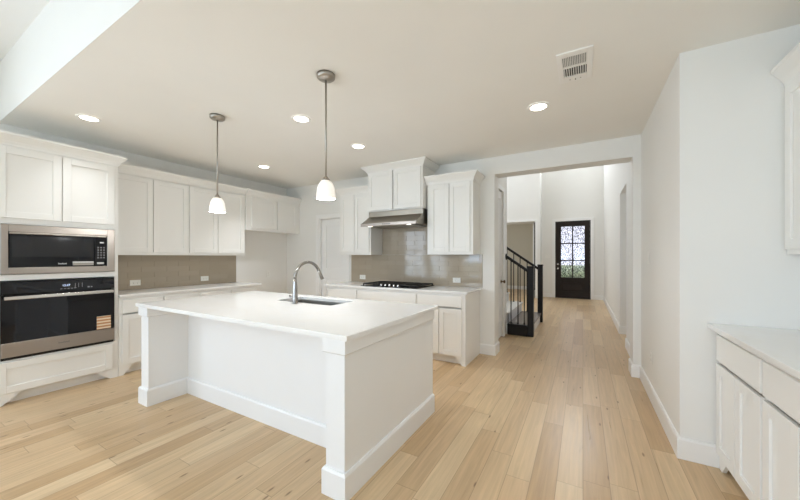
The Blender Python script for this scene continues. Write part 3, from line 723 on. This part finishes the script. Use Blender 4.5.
obj('drain', MB().lathe([(0.045, 0.6745), (0.045, 0.677), (0.03, 0.677), (0.028, 0.675)], (-2.24, 2.32, 0), n=24), M['chrome'], sn, True)
# faucet
fx, fy = -2.289, 2.062
fc = empty('faucet', (fx, fy, 0.914)); tag(fc, 'tall brushed nickel gooseneck faucet on the island beside the sink', 'faucet')
obj('body', MB().lathe([(0.029, 0.0145-0.0135), (0.029, 0.008), (0.026, 0.012), (0.024, 0.06), (0.020, 0.16), (0.016, 0.20), (0.0148, 0.215)], (0, 0, 0), n=28), M['chrome'], fc)
pts = [(0, 0, 0.205), (0, 0, 0.23)]
Rr = 0.148
for i in range(0, 21):
    t = PI - (PI*0.86)*i/20
    pts.append((0.02*(1+math.cos(t))/2, Rr+Rr*math.cos(t), 0.228+Rr*math.sin(t)))
obj('spout', MB().tube(pts, 0.0142, 14), M['chrome'], fc)
p1, p0 = Vector(pts[-1]), Vector(pts[-2]); dr = (p1-p0).normalized()
obj('spray_head', MB().tube([p1-dr*0.005, p1+dr*0.02, p1+dr*0.075, p1+dr*0.096], [0.0135, 0.0155, 0.0175, 0.0165], 16), M['nickel'], fc)
obj('handle', MB().lathe([(0.016, -0.020), (0.017, -0.045), (0.013, -0.052)], (0, 0, 0.055), 'x', 18).tube([(-0.045, 0, 0.056), (-0.056, -0.002, 0.060), (-0.068, -0.004, 0.068)], [0.010, 0.012, 0.009], 12), M['chrome'], fc)

# ------------------------------------------------------------------ lamps
def pendant(x, y, label):
    p = empty('pendant_lamp', (x, y, 1.775)); tag(p, label, 'pendant lamp', 'pendant lamps over the island')
    obj('canopy', MB().lathe([(0.012, 0.880), (0.05, 0.888), (0.066, 0.900), (0.068, 0.9235)], n=32), M['nickel'], p)
    obj('rod', MB().lathe([(0.0065, 0.15), (0.0065, 0.885)], n=12), M['nickel'], p)
    obj('socket_cap', MB().lathe([(0.030, 0.130), (0.030, 0.142), (0.020, 0.154), (0.010, 0.168)], n=24), M['nickel'], p)
    prof = [(0.069, 0.0), (0.0695, 0.02), (0.067, 0.05), (0.061, 0.085), (0.050, 0.112), (0.036, 0.130), (0.028, 0.134)]
    inner = [(r-0.004, z+0.0005) for r, z in prof[::-1]]
    obj('lamp_shade', MB().lathe(prof+inner+[prof[0]], n=36, cap=False), M['glassshade'], p)
    obj('bulb', MB().lathe([(0.010, 0.128), (0.012, 0.10), (0.026, 0.07), (0.028, 0.05), (0.018, 0.03), (0.002, 0.022)], n=20), M['lens'], p)
    d = bpy.data.lights.new('pendant_light', 'POINT'); d.energy = 8; d.color = (0.93, 0.965, 1.0); d.shadow_soft_size = 0.05
    o = bpy.data.objects.new('pendant_light', d); COL.objects.link(o); o.parent = p; o.location = (0, 0, -0.03)
pendant(-1.665, 1.795, 'right one of the two white glass pendant lamps over the island, nearer the range hood')
pendant(-3.062, 1.80, 'left one of the two white glass pendant lamps, before the tall wall cabinets')
def downlight(x, y, label, power=54):
    p = empty('recessed_light', (x, y, ZK)); tag(p, label, 'ceiling light', 'recessed ceiling lights')
    obj('trim_ring', MB().lathe([(0.068, -0.004), (0.072, -0.010), (0.088, -0.008), (0.094, -0.001)], n=36, cap=False), M['trim'], p)
    obj('lens', MB().lathe([(0.002, -0.006), (0.070, -0.006), (0.070, -0.001), (0.002, -0.001)], n=36), M['lens'], p)
    d = bpy.data.lights.new('downlight', 'SPOT'); d.energy = power; d.color = (0.93, 0.965, 1.0); d.spot_size = math.radians(92); d.spot_blend = 1.0; d.shadow_soft_size = 0.06
    o = bpy.data.objects.new('downlight', d); COL.objects.link(o); o.parent = p; o.location = (0, 0, -0.03)
downlight(-4.19, 1.20, 'round recessed ceiling light above the oven tower', 19)
downlight(-2.40, 2.24, 'round recessed ceiling light above the island sink, between the two pendants')
downlight(-4.16, 3.15, 'small round recessed ceiling light near the refrigerator cabinet')
downlight(-2.39, 3.144, 'round recessed ceiling light in front of the hood cabinet')
downlight(-0.35, 3.127, 'round recessed ceiling light before the hall opening near the vent', 34)

downlight(-0.35, 1.25, 'added out-of-view recessed ceiling light by the living room edge of the kitchen, brightening the passage', 12)  # extra lamp out of view, added to help light the passage

# ceiling vent
vt = empty('ceiling_vent', (-0.05, 2.59, ZK)); tag(vt, 'white louvered air vent in the ceiling near the hall opening', 'vent')
vx, vy = 0.108, 0.203
vf = MB()
zt, zb = -0.0005, -0.010
vf.box(-vx, -0.073, -vy, vy, zb, zt, 0.002).box(0.073, vx, -vy, vy, zb, zt, 0.002)
for a, b in ((-vy, -0.150), (-0.022, -0.002), (0.120, vy)): vf.box(-0.073, 0.073, a, b, zb, zt, 0.001)
obj('frame', vf, M['vent'], vt)
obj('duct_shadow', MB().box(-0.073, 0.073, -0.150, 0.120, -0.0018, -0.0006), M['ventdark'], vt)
sl = MB()
for k in range(14):
    x = -0.070+k*0.0105; sl.box(x, x+0.0085, -0.150, -0.022, -0.0085, -0.0075, rot=Matrix.Rotation(math.radians(-38), 3, 'Y'))
for k in range(10):
    x = -0.071+k*0.0146; sl.box(x, x+0.0085, -0.002, 0.120, -0.0085, -0.0075, rot=Matrix.Rotation(math.radians(50), 3, 'Y'))
obj('louver', sl, M['vent'], vt)
obj('lever', MB().box(-0.003, 0.003, 0.158, 0.172, -0.018, -0.009), M['slot'], vt)
for x in (-0.035, 0.035): obj('screw', MB().lathe([(0.004, -0.012), (0.004, -0.009)], (x, 0.165, 0), n=10), M['slot'], vt)

# ------------------------------------------------------------------ outlets and switches
def plate(kind, label, loc, rz, horiz=False, gangs=1):
    o = empty(kind, loc, rz); tag(o, label, 'switch' if kind == 'light_switch' else 'outlet')
    w_, h_ = (0.0365+0.023*(gangs-1), 0.058)
    if horiz: w_, h_ = h_, w_
    obj('cover_plate', MB().box(-w_, w_, -0.006, -0.0005, -h_, h_, 0.003, seg=2), M['plastic'], o)
    if kind == 'light_switch':
        for g in range(gangs):
            x = (g-(gangs-1)/2)*0.046
            obj('rocker', MB().box(x-0.016, x+0.016, -0.010, -0.0055, -0.033, 0.033, 0.002), M['plastic'], o)
    else:
        for s in (-1, 1):
            cx, cz = (s*0.021, 0) if horiz else (0, s*0.021)
            f_ = obj('receptacle', MB().box(cx-0.0155, cx+0.0155, -0.0075, -0.0055, cz-0.0155, cz+0.0155, 0.003), M['plastic'], o)
            m_ = MB()
            for q in (-0.006, 0.006):
                if horiz: m_.box(cx-0.005, cx+0.005, -0.008, -0.007, cz+q-0.0013, cz+q+0.0013)
                else: m_.box(cx+q-0.0013, cx+q+0.0013, -0.008, -0.007, cz-0.002, cz+0.008)
            m_.box(cx-0.003, cx+0.003, -0.008, -0.007, cz-0.011, cz-0.006)
            obj('slots', m_, M['slot'], f_)
    return o
plate('wall_outlet', 'white outlet in the taupe tile near the oven tower', (XL+0.0075, 1.92, 1.0), PI/2, True)
plate('wall_outlet', 'white outlet in the left taupe tile near the refrigerator niche', (XL+0.0075, 2.81, 1.005), PI/2, True)
plate('wall_outlet', 'white upright outlet on the bare wall of the refrigerator niche', (XL+0.0005, 3.97, 1.02), PI/2, False)
plate('wall_outlet', 'white outlet in the range backsplash to the left of the cooktop', (-3.252, YB-0.0075, 1.0), 0, True)
plate('wall_outlet', 'white outlet in the range backsplash to the right of the cooktop', (-1.578, YB-0.0075, 1.005), 0, True)
plate('wall_outlet', 'white outlet low on the wall of the hall passage above the baseboard', (0.5595, 3.765, 0.40), -PI/2, False)
plate('light_switch', 'white light switch on the passage wall before the hall opening', (0.5595, 3.92, 1.33), -PI/2, False)
plate('light_switch', 'white light switch just inside the hall beyond the opening', (0.5595, 5.35, 1.35), -PI/2, False)
plate('light_switch', 'triple white light switch beside the dark front door', (-1.02, 11.7295, 1.36), 0, False, 3)

# ------------------------------------------------------------------ stairs
st = empty('staircase', (-2.2, 6.46, 0)); tag(st, 'staircase rising off the hall with a black first step', 'staircase')
SY0, SY1 = 5.86, 7.21
RH, TR = 0.19, 0.27
obj('starter_step', MB().box(-1.135, -0.8125, 5.72, 5.78, 0.0, 0.165, 0.003).box(-1.135, -0.8125, 5.70, 5.78, 0.165, RH, 0.006, seg=2), M['black'], st, True)
obj('riser', MB().box(-0.785, -0.765, 5.823, 7.117, 0, 0.165).box(-0.835, -0.8125, 5.78, 5.823, 0, 0.165).box(-0.835, -0.8125, 7.117, 7.21, 0, 0.165), M['riser'], st, True)
obj('tread', MB().box(-1.135, -0.8125, 5.7805, 7.21, 0.165, RH, 0.003).box(-0.8125, -0.74, 5.823, 7.117, 0.165, RH, 0.004), M['darktread'], st, True)
x = -1.135
for k in range(2, 12):
    y0_ = 5.745 if k == 2 else SY0
    xr = -1.165 if k == 2 else None
    yy0 = 5.855
    ts = MB(); rs = MB()
    x1_ = x; x0_ = x-TR-(2.4 if k == 11 else 0)
    x0c = max(x0_, -4.17)
    z1 = RH*k
    # the second step reaches out to the open side; the others run between the walls
    if k == 2:
        ts.box(-1.166, x1_+0.02, 5.735, 7.25, z1-0.025, z1, 0.006, seg=2).box(x0c, -1.166, yy0, 7.25, z1-0.025, z1)
        rs.box(-1.166, x1_-0.002, 5.75, 7.21, RH*(k-1), z1-0.025)
    else:
        ts.box(x0c, x1_+0.02, yy0, 7.25, z1-0.025, z1, 0.006, seg=2)
        rs.box(x1_-0.02, x1_-0.002, yy0, 7.21, RH*(k-1), z1-0.025)
    obj('tread', ts, M['tread'], st, True); obj('riser', rs, M['riser'], st, True)
    x -= TR
sk_ = MB().prism([(-1.168, 0), (-1.137, 0), (-1.137, RH+0.16), (-1.168, RH+0.16)], 'y', 5.752, 5.85)
obj('side_panel', sk_, M['trim'], st, True)
# far skirt closing the underside
pp = [(-1.137, 0)]
xx = -1.137
for k in range(2, 12):
    pp += [(xx, RH*k-0.026)]; xx -= TR; pp += [(max(xx, -4.17), RH*k-0.026)]
pp += [(-4.17, 0)]
obj('stringer', MB().prism(pp, 'y', 7.212, 7.24), M['trim'], st, True)

def railing(name, label, y, x_end, bal):
    r = empty(name, (-0.765, y, 0)); tag(r, label, 'railing')
    nz = 0.0
    obj('newel_post', MB().box(-0.812, -0.718, y-0.047, y+0.047, 0.0, 1.16, 0.004).box(-0.818, -0.712, y-0.053, y+0.053, 1.16, 1.185, 0.005), M['black'], r, True)
    sl_ = 0.70; x0_, z0_ = -0.808, 1.075
    dz = sl_*(x0_-x_end)
    pr = [(x0_, z0_), (x0_, z0_+0.055), (x_end, z0_+dz+0.055), (x_end, z0_+dz)]
    obj('handrail', MB().prism(pr, 'y', y-0.03, y+0.03), M['black'], r, True)
    for bx in bal:
        step = 1 if bx > -1.115 else 2+int((-1.115-bx)/TR)
        zb_ = RH*step+0.0005; ztop = z0_+sl_*(x0_-bx)+0.01
        m_ = MB().box(bx-0.008, bx+0.008, y-0.008, y+0.008, zb_, ztop).box(bx-0.014, bx+0.014, y-0.014, y+0.014, zb_, zb_+0.022, 0.003)
        obj('baluster', m_, M['iron'], r, True)
    return r
n_ = railing('stair_railing', 'black stair railing with newel post on the near side of the stairs', 5.775, -1.155, [-0.867, -0.969, -1.084])
obj('rosette', MB().lathe([(0.055, -1.169), (0.055, -1.158), (0.045, -1.153)], (0, 5.775, 1.345), 'x', 24), M['black'], n_, True)
railing('stair_railing', 'black stair railing with newel post on the far side of the stairs', 7.165, -2.30, [-0.90, -1.02, -1.16, -1.29, -1.43, -1.56, -1.70, -1.83, -1.97, -2.10])
